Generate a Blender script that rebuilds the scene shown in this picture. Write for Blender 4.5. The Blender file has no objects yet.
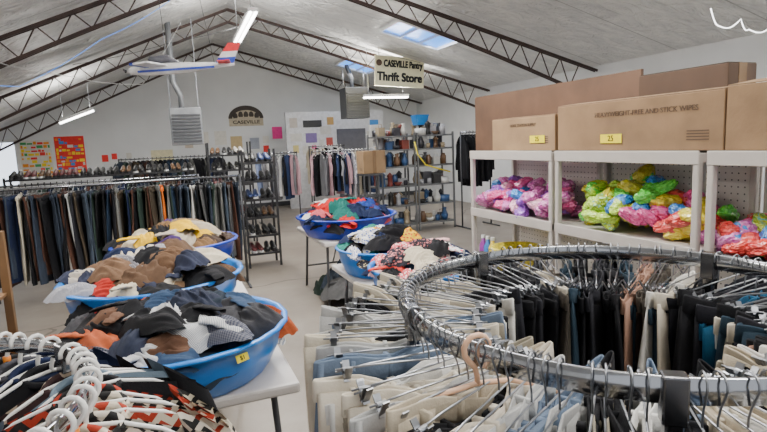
import bpy, math, random, bmesh
from mathutils import Vector, Matrix, noise
rnd=random.Random(11)
SC=bpy.context.scene.collection
pi=math.pi
# ---------------------------------------------------------------- materials
def new_mat(name):
    m=bpy.data.materials.new(name); m.use_nodes=True
    nt=m.node_tree; b=nt.nodes['Principled BSDF']
    return m,nt,b
def rgba(c): return (c[0],c[1],c[2],1)
def mat(name,c,rough=.6,metal=0,noise_amt=.12,scale=12,bump=.0,coat=0,emit=0,trans=0,bscale=60):
    m,nt,b=new_mat(name)
    b.inputs['Roughness'].default_value=rough; b.inputs['Metallic'].default_value=metal
    if coat: b.inputs['Coat Weight'].default_value=coat
    if trans: b.inputs['Transmission Weight'].default_value=trans
    tc=nt.nodes.new('ShaderNodeTexCoord')
    n=nt.nodes.new('ShaderNodeTexNoise'); n.inputs['Scale'].default_value=scale; n.inputs['Detail'].default_value=5
    nt.links.new(tc.outputs['Object'],n.inputs['Vector'])
    r=nt.nodes.new('ShaderNodeValToRGB')
    r.color_ramp.elements[0].color=rgba([x*(1-noise_amt) for x in c]); r.color_ramp.elements[1].color=rgba([min(1,x*(1+noise_amt)) for x in c])
    r.color_ramp.elements[0].position=.3; r.color_ramp.elements[1].position=.7
    nt.links.new(n.outputs['Fac'],r.inputs['Fac']); nt.links.new(r.outputs['Color'],b.inputs['Base Color'])
    if emit:
        nt.links.new(r.outputs['Color'],b.inputs['Emission Color']); b.inputs['Emission Strength'].default_value=emit
    if bump:
        n2=nt.nodes.new('ShaderNodeTexNoise'); n2.inputs['Scale'].default_value=bscale; n2.inputs['Detail'].default_value=4
        nt.links.new(tc.outputs['Object'],n2.inputs['Vector'])
        bp=nt.nodes.new('ShaderNodeBump'); bp.inputs['Strength'].default_value=bump; bp.inputs['Distance'].default_value=.01
        nt.links.new(n2.outputs['Fac'],bp.inputs['Height']); nt.links.new(bp.outputs['Normal'],b.inputs['Normal'])
    return m
def fabric(name,c,kind='plain',c2=(.8,.8,.8),scale=30,rough=.85):
    m,nt,b=new_mat(name); b.inputs['Roughness'].default_value=rough
    b.inputs['Specular IOR Level'].default_value=.25
    N=nt.nodes; L=nt.links
    tc=N.new('ShaderNodeTexCoord')
    mix=N.new('ShaderNodeMix'); mix.data_type='RGBA'
    mix.inputs[6].default_value=rgba(c); mix.inputs[7].default_value=rgba(c2)
    if kind=='stripe':
        w=N.new('ShaderNodeTexWave'); w.inputs['Scale'].default_value=scale; w.bands_direction='X'
        L.new(tc.outputs['Object'],w.inputs['Vector'])
        g=N.new('ShaderNodeMath'); g.operation='GREATER_THAN'; g.inputs[1].default_value=.6
        L.new(w.outputs['Fac'],g.inputs[0]); L.new(g.outputs[0],mix.inputs[0])
    elif kind=='check':
        w=N.new('ShaderNodeTexWave'); w.inputs['Scale'].default_value=scale; w.bands_direction='X'
        w2=N.new('ShaderNodeTexWave'); w2.inputs['Scale'].default_value=scale; w2.bands_direction='Z'
        L.new(tc.outputs['Object'],w.inputs['Vector']); L.new(tc.outputs['Object'],w2.inputs['Vector'])
        a=N.new('ShaderNodeMath'); a.operation='ADD'; L.new(w.outputs['Fac'],a.inputs[0]); L.new(w2.outputs['Fac'],a.inputs[1])
        g=N.new('ShaderNodeMath'); g.operation='MULTIPLY'; g.inputs[1].default_value=.5; L.new(a.outputs[0],g.inputs[0]); L.new(g.outputs[0],mix.inputs[0])
    elif kind=='floral':
        w=N.new('ShaderNodeTexVoronoi'); w.inputs['Scale'].default_value=scale
        L.new(tc.outputs['Object'],w.inputs['Vector'])
        g=N.new('ShaderNodeMath'); g.operation='LESS_THAN'; g.inputs[1].default_value=.38
        L.new(w.outputs['Distance'],g.inputs[0]); L.new(g.outputs[0],mix.inputs[0])
    elif kind=='zigzag':
        s=N.new('ShaderNodeSeparateXYZ'); L.new(tc.outputs['Object'],s.inputs[0])
        pp=N.new('ShaderNodeMath'); pp.operation='PINGPONG'; pp.inputs[1].default_value=.020; L.new(s.outputs['X'],pp.inputs[0])
        a=N.new('ShaderNodeMath'); a.operation='ADD'; L.new(pp.outputs[0],a.inputs[0]); L.new(s.outputs['Z'],a.inputs[1])
        q=N.new('ShaderNodeMath'); q.operation='PINGPONG'; q.inputs[1].default_value=.018; L.new(a.outputs[0],q.inputs[0])
        g=N.new('ShaderNodeMath'); g.operation='GREATER_THAN'; g.inputs[1].default_value=.009; L.new(q.outputs[0],g.inputs[0]); L.new(g.outputs[0],mix.inputs[0])
    else:
        n=N.new('ShaderNodeTexNoise'); n.inputs['Scale'].default_value=9; n.inputs['Detail'].default_value=6
        L.new(tc.outputs['Object'],n.inputs['Vector']); L.new(n.outputs['Fac'],mix.inputs[0])
        mix.inputs[6].default_value=rgba([x*.72 for x in c]); mix.inputs[7].default_value=rgba([min(1,x*1.25) for x in c])
    L.new(mix.outputs[2],b.inputs['Base Color'])
    n2=N.new('ShaderNodeTexNoise'); n2.inputs['Scale'].default_value=140; L.new(tc.outputs['Object'],n2.inputs['Vector'])
    bp=N.new('ShaderNodeBump'); bp.inputs['Strength'].default_value=.25; bp.inputs['Distance'].default_value=.004
    L.new(n2.outputs['Fac'],bp.inputs['Height']); L.new(bp.outputs['Normal'],b.inputs['Normal'])
    return m
def multi(name,cols,scale,rough=.25,coat=.9):
    m,nt,b=new_mat(name); N=nt.nodes;L=nt.links
    b.inputs['Roughness'].default_value=rough; b.inputs['Coat Weight'].default_value=coat; b.inputs['Coat Roughness'].default_value=.08
    tc=N.new('ShaderNodeTexCoord'); n=N.new('ShaderNodeTexNoise'); n.inputs['Scale'].default_value=scale; n.inputs['Detail'].default_value=4; n.inputs['Distortion'].default_value=2
    L.new(tc.outputs['Object'],n.inputs['Vector']); r=N.new('ShaderNodeValToRGB')
    k=len(cols)
    for i,c in enumerate(cols):
        e=r.color_ramp.elements[i] if i<2 else r.color_ramp.elements.new(.5)
        e.position=.3+.4*i/(k-1); e.color=rgba(c)
    L.new(n.outputs['Fac'],r.inputs['Fac']); L.new(r.outputs['Color'],b.inputs['Base Color'])
    n2=N.new('ShaderNodeTexVoronoi'); n2.inputs['Scale'].default_value=4; L.new(tc.outputs['Object'],n2.inputs['Vector'])
    bp=N.new('ShaderNodeBump'); bp.inputs['Strength'].default_value=.4; bp.inputs['Distance'].default_value=.10
    L.new(n2.outputs['Distance'],bp.inputs['Height']); L.new(bp.outputs['Normal'],b.inputs['Normal'])
    return m
# ---------------------------------------------------------------- mesh builder
class MB:
    def __init__(s): s.v=[];s.f=[];s.m=[]
    def add(s,vs,fs,mi=0):
        o=len(s.v); s.v+= [tuple(x) for x in vs]; s.f+=[tuple(i+o for i in f) for f in fs]; s.m+=[mi]*len(fs); return s
    def box(s,x0,x1,y0,y1,z0,z1,mi=0,M=None):
        vs=[Vector((x,y,z)) for z in(z0,z1) for y in(y0,y1) for x in(x0,x1)]
        if M: vs=[M@v for v in vs]
        return s.add(vs,[(0,2,3,1),(4,5,7,6),(0,1,5,4),(2,6,7,3),(0,4,6,2),(1,3,7,5)],mi)
    def beam(s,p,q,w,h,mi=0):
        p=Vector(p);q=Vector(q);d=(q-p);L=d.length;d.normalize()
        up=Vector((0,0,1)) if abs(d.z)<.95 else Vector((1,0,0))
        a=d.cross(up).normalized();b=a.cross(d)
        M=Matrix((( d.x,a.x,b.x,p.x),(d.y,a.y,b.y,p.y),(d.z,a.z,b.z,p.z),(0,0,0,1)))
        return s.box(0,L,-w/2,w/2,-h/2,h/2,mi,M)
    def tube(s,pts,r,n=6,closed=False,mi=0,caps=True):
        pts=[Vector(p) for p in pts];k=len(pts);vs=[];prev=None
        for i,p in enumerate(pts):
            if closed: t=pts[(i+1)%k]-pts[i-1]
            else: t=pts[min(i+1,k-1)]-pts[max(i-1,0)]
            t.normalize()
            if prev is None:
                ref=Vector((0,0,1)) if abs(t.z)<.9 else Vector((0,1,0)); a=t.cross(ref).normalized()
            else:
                a=(prev-t*prev.dot(t)); a=a.normalized() if a.length>1e-5 else t.orthogonal().normalized()
            prev=a;b=t.cross(a); rr=r[i] if isinstance(r,(list,tuple)) else r
            for j in range(n):
                an=2*pi*j/n; vs.append(p+a*math.cos(an)*rr+b*math.sin(an)*rr)
        fs=[]
        for i in range(k if closed else k-1):
            for j in range(n):
                i2=(i+1)%k; fs.append((i*n+j,i*n+(j+1)%n,i2*n+(j+1)%n,i2*n+j))
        if caps and not closed: fs.append(tuple(range(n-1,-1,-1))); fs.append(tuple((k-1)*n+j for j in range(n)))
        return s.add(vs,fs,mi)
    def lathe(s,prof,n=24,mi=0,wob=0,lob=0,cx=0,cy=0,cz=0,closed=False):
        vs=[]
        for r,z in prof:
            for j in range(n):
                a=2*pi*j/n; rr=r*(1+wob*math.cos(lob*a)); vs.append((cx+rr*math.cos(a),cy+rr*math.sin(a),cz+z))
        fs=[];k=len(prof)
        for i in range(k if closed else k-1):
            for j in range(n):
                i2=(i+1)%k; fs.append((i*n+j,i*n+(j+1)%n,i2*n+(j+1)%n,i2*n+j))
        if not closed:
            fs.append(tuple(range(n-1,-1,-1))); fs.append(tuple((k-1)*n+j for j in range(n)))
        return s.add(vs,fs,mi)
    def mesh(s,name,nmat=1,smooth=False):
        me=bpy.data.meshes.new(name); me.from_pydata(s.v,[],s.f); me.update()
        for i in range(nmat): me.materials.append(None)
        if max(s.m or [0])>0: me.polygons.foreach_set('material_index',s.m)
        if smooth: me.polygons.foreach_set('use_smooth',[True]*len(me.polygons))
        bm=bmesh.new(); bm.from_mesh(me); bmesh.ops.recalc_face_normals(bm,faces=bm.faces); bm.to_mesh(me); bm.free()
        return me
def put(name,me,mats,M=None,parent=None,bevel=0):
    o=bpy.data.objects.new(name,me); SC.objects.link(o)
    if not isinstance(mats,(list,tuple)): mats=[mats]
    for i,m in enumerate(mats):
        if i<len(o.material_slots):
            o.material_slots[i].link='OBJECT'; o.material_slots[i].material=m
    if parent is not None: o.parent=parent
    if M is not None: o.matrix_basis=M
    if bevel:
        b=o.modifiers.new('bevel','BEVEL'); b.width=bevel; b.segments=2; b.limit_method='ANGLE'
    return o
def tag(o,label,cat,group=None,kind=None):
    o['label']=label;o['category']=cat
    if group:o['group']=group
    if kind:o['kind']=kind
    return o
def T(x,y,z,rz=0,rx=0,ry=0,s=1):
    M=Matrix.Translation((x,y,z))@Matrix.Rotation(rz,4,'Z')@Matrix.Rotation(ry,4,'Y')@Matrix.Rotation(rx,4,'X')
    if isinstance(s,(tuple,list)): M=M@Matrix.Diagonal((s[0],s[1],s[2],1))
    elif s!=1: M=M@Matrix.Scale(s,4)
    return M
def struct(name,me,m,bevel=0):
    o=put(name,me,m,bevel=bevel); o['kind']='structure'; return o
def text_mesh(s,size,ext=.001,bold=0):
    cu=bpy.data.curves.new('lettering','FONT'); cu.body=s; cu.size=size; cu.extrude=ext; cu.align_x='CENTER'; cu.align_y='CENTER'; cu.offset=bold
    ob=bpy.data.objects.new('lettering',cu); SC.objects.link(ob)
    dg=bpy.context.evaluated_depsgraph_get(); me=bpy.data.meshes.new_from_object(ob.evaluated_get(dg))
    bpy.data.objects.remove(ob); me.materials.clear(); me.materials.append(None); return me
def bold_text(s,size,ext=.001,d=.01,width=None):
    # heavy lettering: overlapping offset copies of the glyph mesh merged into one mesh
    me=text_mesh(s,size,ext); bm=bmesh.new(); sx=1
    if width:
        xs=[v.co.x for v in me.vertices]; sx=width/(max(xs)-min(xs))
    for k,(dx,dy) in enumerate(((-d,-d),(d,-d),(-d,d),(d,d),(0,0))):
        c=me.copy(); c.transform(Matrix.Translation((dx,dy,k*.00003))@Matrix.Diagonal((sx,1,1,1))); bm.from_mesh(c)
    out=bpy.data.meshes.new('lettering'); bm.to_mesh(out); bm.free(); out.materials.append(None); return out
# ---------------------------------------------------------------- palettes
M_chrome=mat('chrome',(.42,.43,.45),.12,1,.04)
M_post=mat('dark_chrome',(.20,.20,.21),.2,1,.1)
M_steel=mat('steel_wire',(.30,.31,.33),.28,1,.05)
M_white=mat('white_paint',(.74,.74,.72),.5,0,.03)
M_black=mat('black_metal',(.02,.02,.022),.45,0,.2)
M_dgrey=mat('dark_grey_metal',(.07,.072,.078),.4,.3,.1)
M_truss=mat('rusty_truss',(.05,.028,.023),.6,.2,.35,6)
M_card=mat('cardboard',(.25,.152,.078),.85,0,.18,5,.1)
M_card2=mat('cardboard_light',(.30,.19,.10),.85,0,.18,5,.1)
M_hard=mat('brown_hardboard',(.12,.062,.034),.6,0,.22,4)
M_hard2=mat('dark_brown_carton',(.08,.042,.022),.7,0,.15,4)
M_tape=mat('brown_packing_tape',(.20,.115,.05),.25,0,.05)
M_yel=mat('yellow_sticker',(.95,.78,.01),.5,0,.03)
M_ink=mat('black_ink',(.005,.005,.005),.6,0,.1)
M_inkb=mat('brown_ink',(.09,.052,.03),.7,0,.1)
M_table=mat('white_plastic_table',(.62,.58,.55),.4,0,.04,20,.1)
M_shelf=mat('grey_plastic_shelf',(.48,.44,.40),.45,0,.04)
M_wood=mat('oak_wood',(.16,.085,.035),.5,0,.3,3)
M_plh=mat('white_plastic_hanger',(.84,.83,.80),.3,0,.03)
M_plp=mat('peach_plastic_hanger',(.75,.45,.28),.3,0,.03)
M_plt=mat('tan_plastic_hanger',(.55,.38,.24),.3,0,.03)
M_plb=mat('black_plastic_hanger',(.02,.02,.02),.3,0,.03)
M_orange=mat('orange_size_marker',(.85,.25,.02),.4,0,.03)
M_tube=mat('fluorescent_tube',(1,.98,.95),.4,0,.0,emit=14)
M_blueA=mat('blue_plastic_pool',(.003,.19,.66),.30,0,.05,4,coat=.2)
M_blueB=mat('deep_blue_plastic_pool',(.002,.04,.46),.30,0,.05,4,coat=.2)
M_alu=mat('galvanised_sheet',(.26,.27,.28),.45,.4,.15,8)
def floor_mat():
    m,nt,b=new_mat('concrete'); N=nt.nodes;L=nt.links
    tc=N.new('ShaderNodeTexCoord'); n=N.new('ShaderNodeTexNoise'); n.inputs['Scale'].default_value=.9; n.inputs['Detail'].default_value=9; n.inputs['Roughness'].default_value=.65
    L.new(tc.outputs['Object'],n.inputs['Vector'])
    r=N.new('ShaderNodeValToRGB'); r.color_ramp.elements[0].position=.3; r.color_ramp.elements[1].position=.72
    r.color_ramp.elements[0].color=(.18,.15,.118,1); r.color_ramp.elements[1].color=(.32,.28,.235,1)
    L.new(n.outputs['Fac'],r.inputs['Fac'])
    v=N.new('ShaderNodeTexVoronoi'); v.feature='DISTANCE_TO_EDGE'; v.inputs['Scale'].default_value=.35; 
    n3=N.new('ShaderNodeTexNoise'); n3.inputs['Scale'].default_value=2.5; L.new(tc.outputs['Object'],n3.inputs['Vector'])
    mx=N.new('ShaderNodeMix'); mx.data_type='RGBA'; mx.inputs[0].default_value=.25; L.new(tc.outputs['Object'],mx.inputs[6]); L.new(n3.outputs['Color'],mx.inputs[7]); L.new(mx.outputs[2],v.inputs['Vector'])
    g=N.new('ShaderNodeMath'); g.operation='LESS_THAN'; g.inputs[1].default_value=.004; L.new(v.outputs['Distance'],g.inputs[0])
    m2=N.new('ShaderNodeMix'); m2.data_type='RGBA'; L.new(g.outputs[0],m2.inputs[0]); L.new(r.outputs['Color'],m2.inputs[6]); m2.inputs[7].default_value=(.12,.10,.08,1)
    L.new(m2.outputs[2],b.inputs['Base Color']); b.inputs['Roughness'].default_value=.42
    return m
def ceil_mat():
    m,nt,b=new_mat('vinyl_insulation'); N=nt.nodes;L=nt.links
    tc=N.new('ShaderNodeTexCoord')
    mp=N.new('ShaderNodeMapping'); mp.inputs['Scale'].default_value=(1,1.8,1); L.new(tc.outputs['Object'],mp.inputs['Vector'])
    n=N.new('ShaderNodeTexNoise'); n.inputs['Scale'].default_value=1.4; n.inputs['Detail'].default_value=6; n.inputs['Distortion'].default_value=1.6; L.new(mp.outputs['Vector'],n.inputs['Vector'])
    r=N.new('ShaderNodeValToRGB'); r.color_ramp.elements[0].position=.33; r.color_ramp.elements[1].position=.67
    r.color_ramp.elements[0].color=(.72,.73,.73,1); r.color_ramp.elements[1].color=(.90,.90,.88,1); L.new(n.outputs['Fac'],r.inputs['Fac'])
    s=N.new('ShaderNodeSeparateXYZ'); L.new(tc.outputs['Object'],s.inputs[0])
    pp=N.new('ShaderNodeMath'); pp.operation='PINGPONG'; pp.inputs[1].default_value=.75; L.new(s.outputs['Y'],pp.inputs[0])
    g=N.new('ShaderNodeMath'); g.operation='LESS_THAN'; g.inputs[1].default_value=.010; L.new(pp.outputs[0],g.inputs[0])
    m2=N.new('ShaderNodeMix'); m2.data_type='RGBA'; L.new(g.outputs[0],m2.inputs[0]); L.new(r.outputs['Color'],m2.inputs[6]); m2.inputs[7].default_value=(.45,.45,.45,1)
    L.new(m2.outputs[2],b.inputs['Base Color']); b.inputs['Roughness'].default_value=.32
    n2=N.new('ShaderNodeTexNoise'); n2.inputs['Scale'].default_value=2.4; n2.inputs['Detail'].default_value=3; n2.inputs['Distortion'].default_value=2.8; L.new(mp.outputs['Vector'],n2.inputs['Vector'])
    bp=N.new('ShaderNodeBump'); bp.inputs['Strength'].default_value=.9; bp.inputs['Distance'].default_value=.15; L.new(n2.outputs['Fac'],bp.inputs['Height']); L.new(bp.outputs['Normal'],b.inputs['Normal'])
    return m
def peg_mat():
    m,nt,b=new_mat('white_pegboard'); N=nt.nodes;L=nt.links
    tc=N.new('ShaderNodeTexCoord'); s=N.new('ShaderNodeSeparateXYZ'); L.new(tc.outputs['Object'],s.inputs[0])
    outs=[]
    for ax in('Y','Z'):
        p=N.new('ShaderNodeMath'); p.operation='PINGPONG'; p.inputs[1].default_value=.018; L.new(s.outputs[ax],p.inputs[0])
        q=N.new('ShaderNodeMath'); q.operation='POWER'; q.inputs[1].default_value=2; L.new(p.outputs[0],q.inputs[0]); outs.append(q)
    a=N.new('ShaderNodeMath'); a.operation='ADD'; L.new(outs[0].outputs[0],a.inputs[0]); L.new(outs[1].outputs[0],a.inputs[1])
    g=N.new('ShaderNodeMath'); g.operation='LESS_THAN'; g.inputs[1].default_value=.000018; L.new(a.outputs[0],g.inputs[0])
    m2=N.new('ShaderNodeMix'); m2.data_type='RGBA'; L.new(g.outputs[0],m2.inputs[0]); m2.inputs[6].default_value=(.78,.74,.69,1); m2.inputs[7].default_value=(.05,.05,.05,1)
    L.new(m2.outputs[2],b.inputs['Base Color']); return m
M_floor=floor_mat(); M_ceil=ceil_mat(); M_peg=peg_mat()
M_wall=mat('white_wall',(.74,.75,.75),.7,0,.05,1.5)
# ---------------------------------------------------------------- setting
PX,PZ=1.3,4.35; SL,SR=.42,.268
XL,XR,Y0,YB=-4.6,7.1,-3.0,15.0
def cz(x): return PZ-(SL*(PX-x) if x<PX else SR*(x-PX))
struct('floor',MB().box(XL-.1,XR+.1,Y0,YB+.1,-.1,0).mesh('floor'),M_floor)
for (xa,xb) in((XL-.1,PX),(PX,XR+.1)):
    vs=[(xa,Y0,cz(xa)),(xb,Y0,cz(xb)),(xb,YB+.1,cz(xb)),(xa,YB+.1,cz(xa))]
    vs+=[(a,b,c+.1) for a,b,c in vs]
    struct('ceiling',MB().add(vs,[(0,1,2,3),(7,6,5,4),(0,4,5,1),(1,5,6,2),(2,6,7,3),(3,7,4,0)]).mesh('ceiling'),M_ceil)
vs=[(XL,YB,0),(XR,YB,0),(XR,YB,cz(XR)),(PX,YB,PZ),(XL,YB,cz(XL))]; vs+=[(a,b+.1,c) for a,b,c in vs]
struct('wall_back',MB().add(vs,[(0,1,2,3,4),(9,8,7,6,5)]+[(i,(i+1)%5,(i+1)%5+5,i+5) for i in range(5)]).mesh('wall'),M_wall)
struct('wall_left',MB().box(XL-.1,XL,Y0,YB,0,cz(XL)).mesh('wall'),M_wall)
struct('wall_right',MB().box(XR,XR+.1,Y0,YB,0,cz(XR)).mesh('wall'),M_wall)
struct('baseboard_back',MB().box(XL,XR,YB-.02,YB,0,.12).mesh('bb'),M_dgrey)
M_win=mat('bright_window',(.80,.88,1),.3,0,.0,emit=2.2)
w=MB(); w.box(-4.4,-3.25,YB-.03,YB-.005,1.0,2.0); struct('window_1',w.mesh('w'),M_win)
t=MB()
for a in((-4.45,-4.38,.95,2.05),(-3.28,-3.2,.95,2.05),(-3.85,-3.8,.95,2.05)): t.box(a[0],a[1],YB-.06,YB-.001,a[2],a[3])
t.box(-4.45,-3.2,YB-.06,YB-.001,.93,1.0); t.box(-4.45,-3.2,YB-.06,YB-.001,2.0,2.07)
struct('trim_1',t.mesh('tr'),M_white)
struct('wall_office',MB().box(2.9,5.6,14.0,14.1,0,2.5).mesh('wo'),mat('office_wall',(.66,.66,.67),.7))
struct('door_1',MB().box(4.25,5.05,13.95,14.0,0,2.03).mesh('d'),mat('grey_door',(.10,.10,.12),.5))
M_sky=mat('skylight_panel',(.07,.33,1),.3,0,.05,3,emit=1.9)
for k,(xa,xb,ya,yb) in enumerate([(3.8,4.95,8.6,9.45),(4.05,4.85,12.1,13.1),(3.8,4.9,4.6,5.6)]):  # third panel is an added glowing skylight, unseen, for extra light
    m=MB(); d=.012
    m.add([(xa,ya,cz(xa)-d),(xb,ya,cz(xb)-d),(xb,yb,cz(xb)-d),(xa,yb,cz(xa)-d)],[(0,3,2,1)])
    struct('window_%d'%(k+2),m.mesh('sk'),M_sky)
    m=MB()
    for f in(0,.33,.66,1):
        x=xa+(xb-xa)*f; m.beam((x,ya,cz(x)-.03),(x,yb,cz(x)-.03),.05 if f in(0,1) else .025,.05)
    for y in(ya,yb): m.beam((xa,y,cz(xa)-.03),(xb,y,cz(xb)-.03),.05,.05)
    struct('trim_%d'%(k+2),m.mesh('tr'),M_white)
def truss(y):
    tz=lambda x: cz(x)-.09
    def bz(x):
        b=4.03-(.469*(1.3-x) if x<1.3 else .312*(x-1.3))
        t=(1.3-x)/(1.3-XL) if x<1.3 else (x-1.3)/(XR-1.3)
        return min(b+.08*math.sin(pi*min(1,max(0,t))),tz(x)-.10)
    root=bpy.data.objects.new('roof_truss',None); SC.objects.link(root); root.location=(1.3,y,4.0)
    tag(root,'rusty brown steel roof truss spanning under the ceiling','roof truss','roof trusses')
    P=lambda x,z,dy=0:(x-1.3,dy,z-4.0)
    m=MB(); 
    for dy in(-.03,.03):
        m.beam(P(XL+.1,tz(XL+.1),dy),P(1.3,tz(1.3),dy),.018,.04); m.beam(P(1.3,tz(1.3),dy),P(XR-.02,tz(XR-.02),dy),.018,.04)
    put('top_chord',m.mesh('tc'),M_truss,None,root)
    m=MB(); xs2=[XL+.1+(1.3-XL-.1)*i/8 for i in range(8)]+[1.3+(XR-.02-1.3)*i/8 for i in range(9)]
    for dy in(-.03,.03):
        for xa,xb in zip(xs2,xs2[1:]): m.beam(P(xa,bz(xa),dy),P(xb,bz(xb),dy),.018,.038)
    put('bottom_chord',m.mesh('bc'),M_truss,None,root)
    m=MB(); x=XL+.3; xs=[]
    while x<XR-.3: xs.append(x); x+=.20
    pts=[P(x,(tz(x) if i%2 else bz(x))) for i,x in enumerate(xs)]
    for a,b in zip(pts,pts[1:]): m.beam(a,b,.012,.015)
    put('web',m.mesh('wb'),M_truss,None,root)
for y in(7.6,11.0,14.6): truss(y)
# ---------------------------------------------------------------- lights
def fixture(a,b,watts,up=.45):
    a=Vector(a);b=Vector(b);c=(a+b)/2;d=b-a;L=d.length
    root=put('fluorescent_light',MB().beam(a-c,b-c,.13,.05).mesh('fx'),M_white,Matrix.Translation(c)); tag(root,'long white fluorescent strip light hanging from the roof','ceiling light','strip lights')
    m=MB(); s=d.normalized().cross(Vector((0,0,1))).normalized()*.035
    m.tube([a-c+s-Vector((0,0,.04)),b-c+s-Vector((0,0,.04))],.018,8); m.tube([a-c-s-Vector((0,0,.04)),b-c-s-Vector((0,0,.04))],.018,8)
    put('tube',m.mesh('tb',1,True),M_tube,None,root)
    m=MB()
    for q in(a.lerp(b,.1),a.lerp(b,.9)): m.tube([q-c,(q.x-c.x,q.y-c.y,cz(q.x)-c.z-.01)],.004,5)
    put('chain',m.mesh('ch'),M_steel,None,root)
    x=d.normalized(); z=Vector((0,0,1)); z=(z-x*z.dot(x)).normalized(); y=z.cross(x)
    for sg,w in((1,watts),(-1,watts*up)):  # down lamp stands for the tubes; up lamp is added ceiling fill
        l=bpy.data.lights.new('strip_fill_lamp','AREA'); l.shape='RECTANGLE'; l.size=L; l.size_y=.12; l.energy=w; l.color=(1,.96,.90)
        o=bpy.data.objects.new('strip_fill_lamp',l); SC.objects.link(o)
        o.matrix_world=Matrix(((x.x,sg*y.x,sg*z.x,c.x),(x.y,sg*y.y,sg*z.y,c.y),(x.z,sg*y.z,sg*z.z,c.z-.07*sg),(0,0,0,1)))
fixture((1.19,7.3,3.4),(1.24,9.5,3.4),88,1.2)
fixture((-1.85,12,2.3),(-1.25,12,2.53),15,1.8)
fixture((3.95,10.9,2.62),(4.95,10.9,2.62),30,2.6)
fixture((1.2,2.6,3.2),(1.2,5.0,3.2),72,2.0)  # this fixture and the next three are added out of view as fill
fixture((1.2,-1.5,3.2),(1.2,1,3.2),36,1.6)
fixture((-1.6,2.6,2.6),(-1.6,5.0,2.6),38,2.0)
fixture((5.0,-1.2,2.6),(5.0,1.2,2.6),48,3.0)
wd=bpy.data.worlds.new('world'); bpy.context.scene.world=wd; wd.use_nodes=True
wd.node_tree.nodes['Background'].inputs[0].default_value=(.92,.95,1,1); wd.node_tree.nodes['Background'].inputs[1].default_value=.95
for loc,sz,e in(((1.3,-1.5,4.1),3,75),((1.5,3.5,4.05),2.0,115),((1.4,9.0,4.22),1.0,75),((4.4,12.6,3.3),.7,30),((4.4,9.0,3.4),.8,34)):  # ridge lamps are added fill with no opening; last two sit under skylights
    l=bpy.data.lights.new('skylight_and_fill_lamp','AREA'); l.size=sz; l.energy=e; l.color=(.95,.97,1)
    o=bpy.data.objects.new('skylight_and_fill_lamp',l); SC.objects.link(o); o.location=loc
# ---------------------------------------------------------------- fabrics
def pal(lst,pre): return [fabric(pre+'_%d'%i,*a) for i,a in enumerate(lst)]
blk=(.008,.008,.010);nav=(.010,.018,.055);cream=(.55,.48,.36);wht=(.66,.65,.63);gry=(.16,.16,.17);red=(.50,.015,.015)
P_den=pal([((.64,.62,.58),),((.58,.52,.41),),((.42,.36,.27),),((.60,.58,.54),),(blk,),((.46,.46,.45),),((.14,.19,.27),),((.60,.54,.44),),((.68,.67,.64),),((.28,.25,.19),),((.62,.56,.46),),(blk,)],'denim')
P_dark=pal([(blk,),(blk,),(nav,),((.012,.025,.05),),((.03,.04,.06),),((.02,.02,.025),),((.06,.08,.11),),((.06,.045,.03),),((.10,.10,.10),),((.03,.05,.04),),((.07,.03,.02),),((.16,.16,.15),)],'dark_trousers')
P_or=fabric('orange_cloth',(.85,.18,.02))
P_in=pal([(blk,),((.58,.52,.42),),(blk,),((.02,.04,.06),),((.36,.21,.15),),(wht,'stripe',(.2,.2,.25),60),(blk,),((.06,.05,.04),),((.45,.42,.38),'check',(.15,.15,.16),50),(blk,),((.02,.02,.025),),(blk,),(wht,),((.015,.015,.02),),((.01,.08,.16),)],'slacks')
P_shirt=pal([((.66,.58,.46),'zigzag',(.35,.04,.02)),((.40,.04,.03),'check',(.62,.58,.5),40),(nav,),(blk,),((.16,.22,.28),),(blk,),((.64,.58,.46),'zigzag',(.02,.02,.02)),((.02,.02,.02),'zigzag',(.6,.54,.45)),((.02,.02,.02),'zigzag',(.38,.04,.02)),((.04,.02,.02),'floral',(.5,.4,.3),28),((.05,.05,.06),),((.66,.60,.5),)],'shirt')
P_p1=pal([(blk,),((.04,.04,.045),),((.015,.02,.04),),((.50,.50,.50),),(blk,),((.02,.03,.045),),(wht,'stripe',(.25,.28,.33),8),((.12,.06,.035),),((.42,.09,.03),),((.03,.06,.12),),(nav,'check',(.2,.2,.22),6),(blk,),((.40,.02,.02),)],'heap_dark')
P_p2=pal([(nav,),(cream,),((.02,.025,.05),),((.56,.50,.42),),((.45,.03,.02),),((.10,.055,.03),),((.05,.05,.055),),(blk,),((.16,.09,.05),),((.55,.55,.58),'check',(.05,.05,.08),8),(blk,),((.30,.18,.10),)],'heap_mixed')
P_p3=pal([(cream,),((.16,.09,.04),),((.05,.025,.11),),((.42,.36,.28),),(blk,),((.20,.14,.09),),((.70,.42,.01),),((.06,.04,.03),)],'heap_brown')
P_pC=pal([(red,),(red,),(blk,),(wht,),(red,),((.02,.05,.25),),(nav,),((.08,.01,.01),),(nav,),((.01,.12,.10),),((.55,.1,.12),)],'heap_red')
P_pD=pal([((.70,.42,.01),'floral',(.5,.02,.03),6),(blk,),((.5,.02,.02),),(nav,),((.02,.18,.14),),(wht,'floral',(.05,.1,.4),6),(blk,),((.03,.03,.04),'floral',(.6,.5,.3),6)],'heap_floral')
P_pE=pal([((.60,.10,.12),'floral',(.8,.7,.65),6),((.6,.05,.03),'floral',(.8,.75,.7),5),(blk,),((.7,.4,.4),),(wht,'floral',(.6,.05,.1),5),(nav,),(blk,),((.05,.15,.3),),(cream,),((.03,.03,.04),'floral',(.6,.2,.2),6),((.55,.04,.03),)],'heap_pink')
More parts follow.
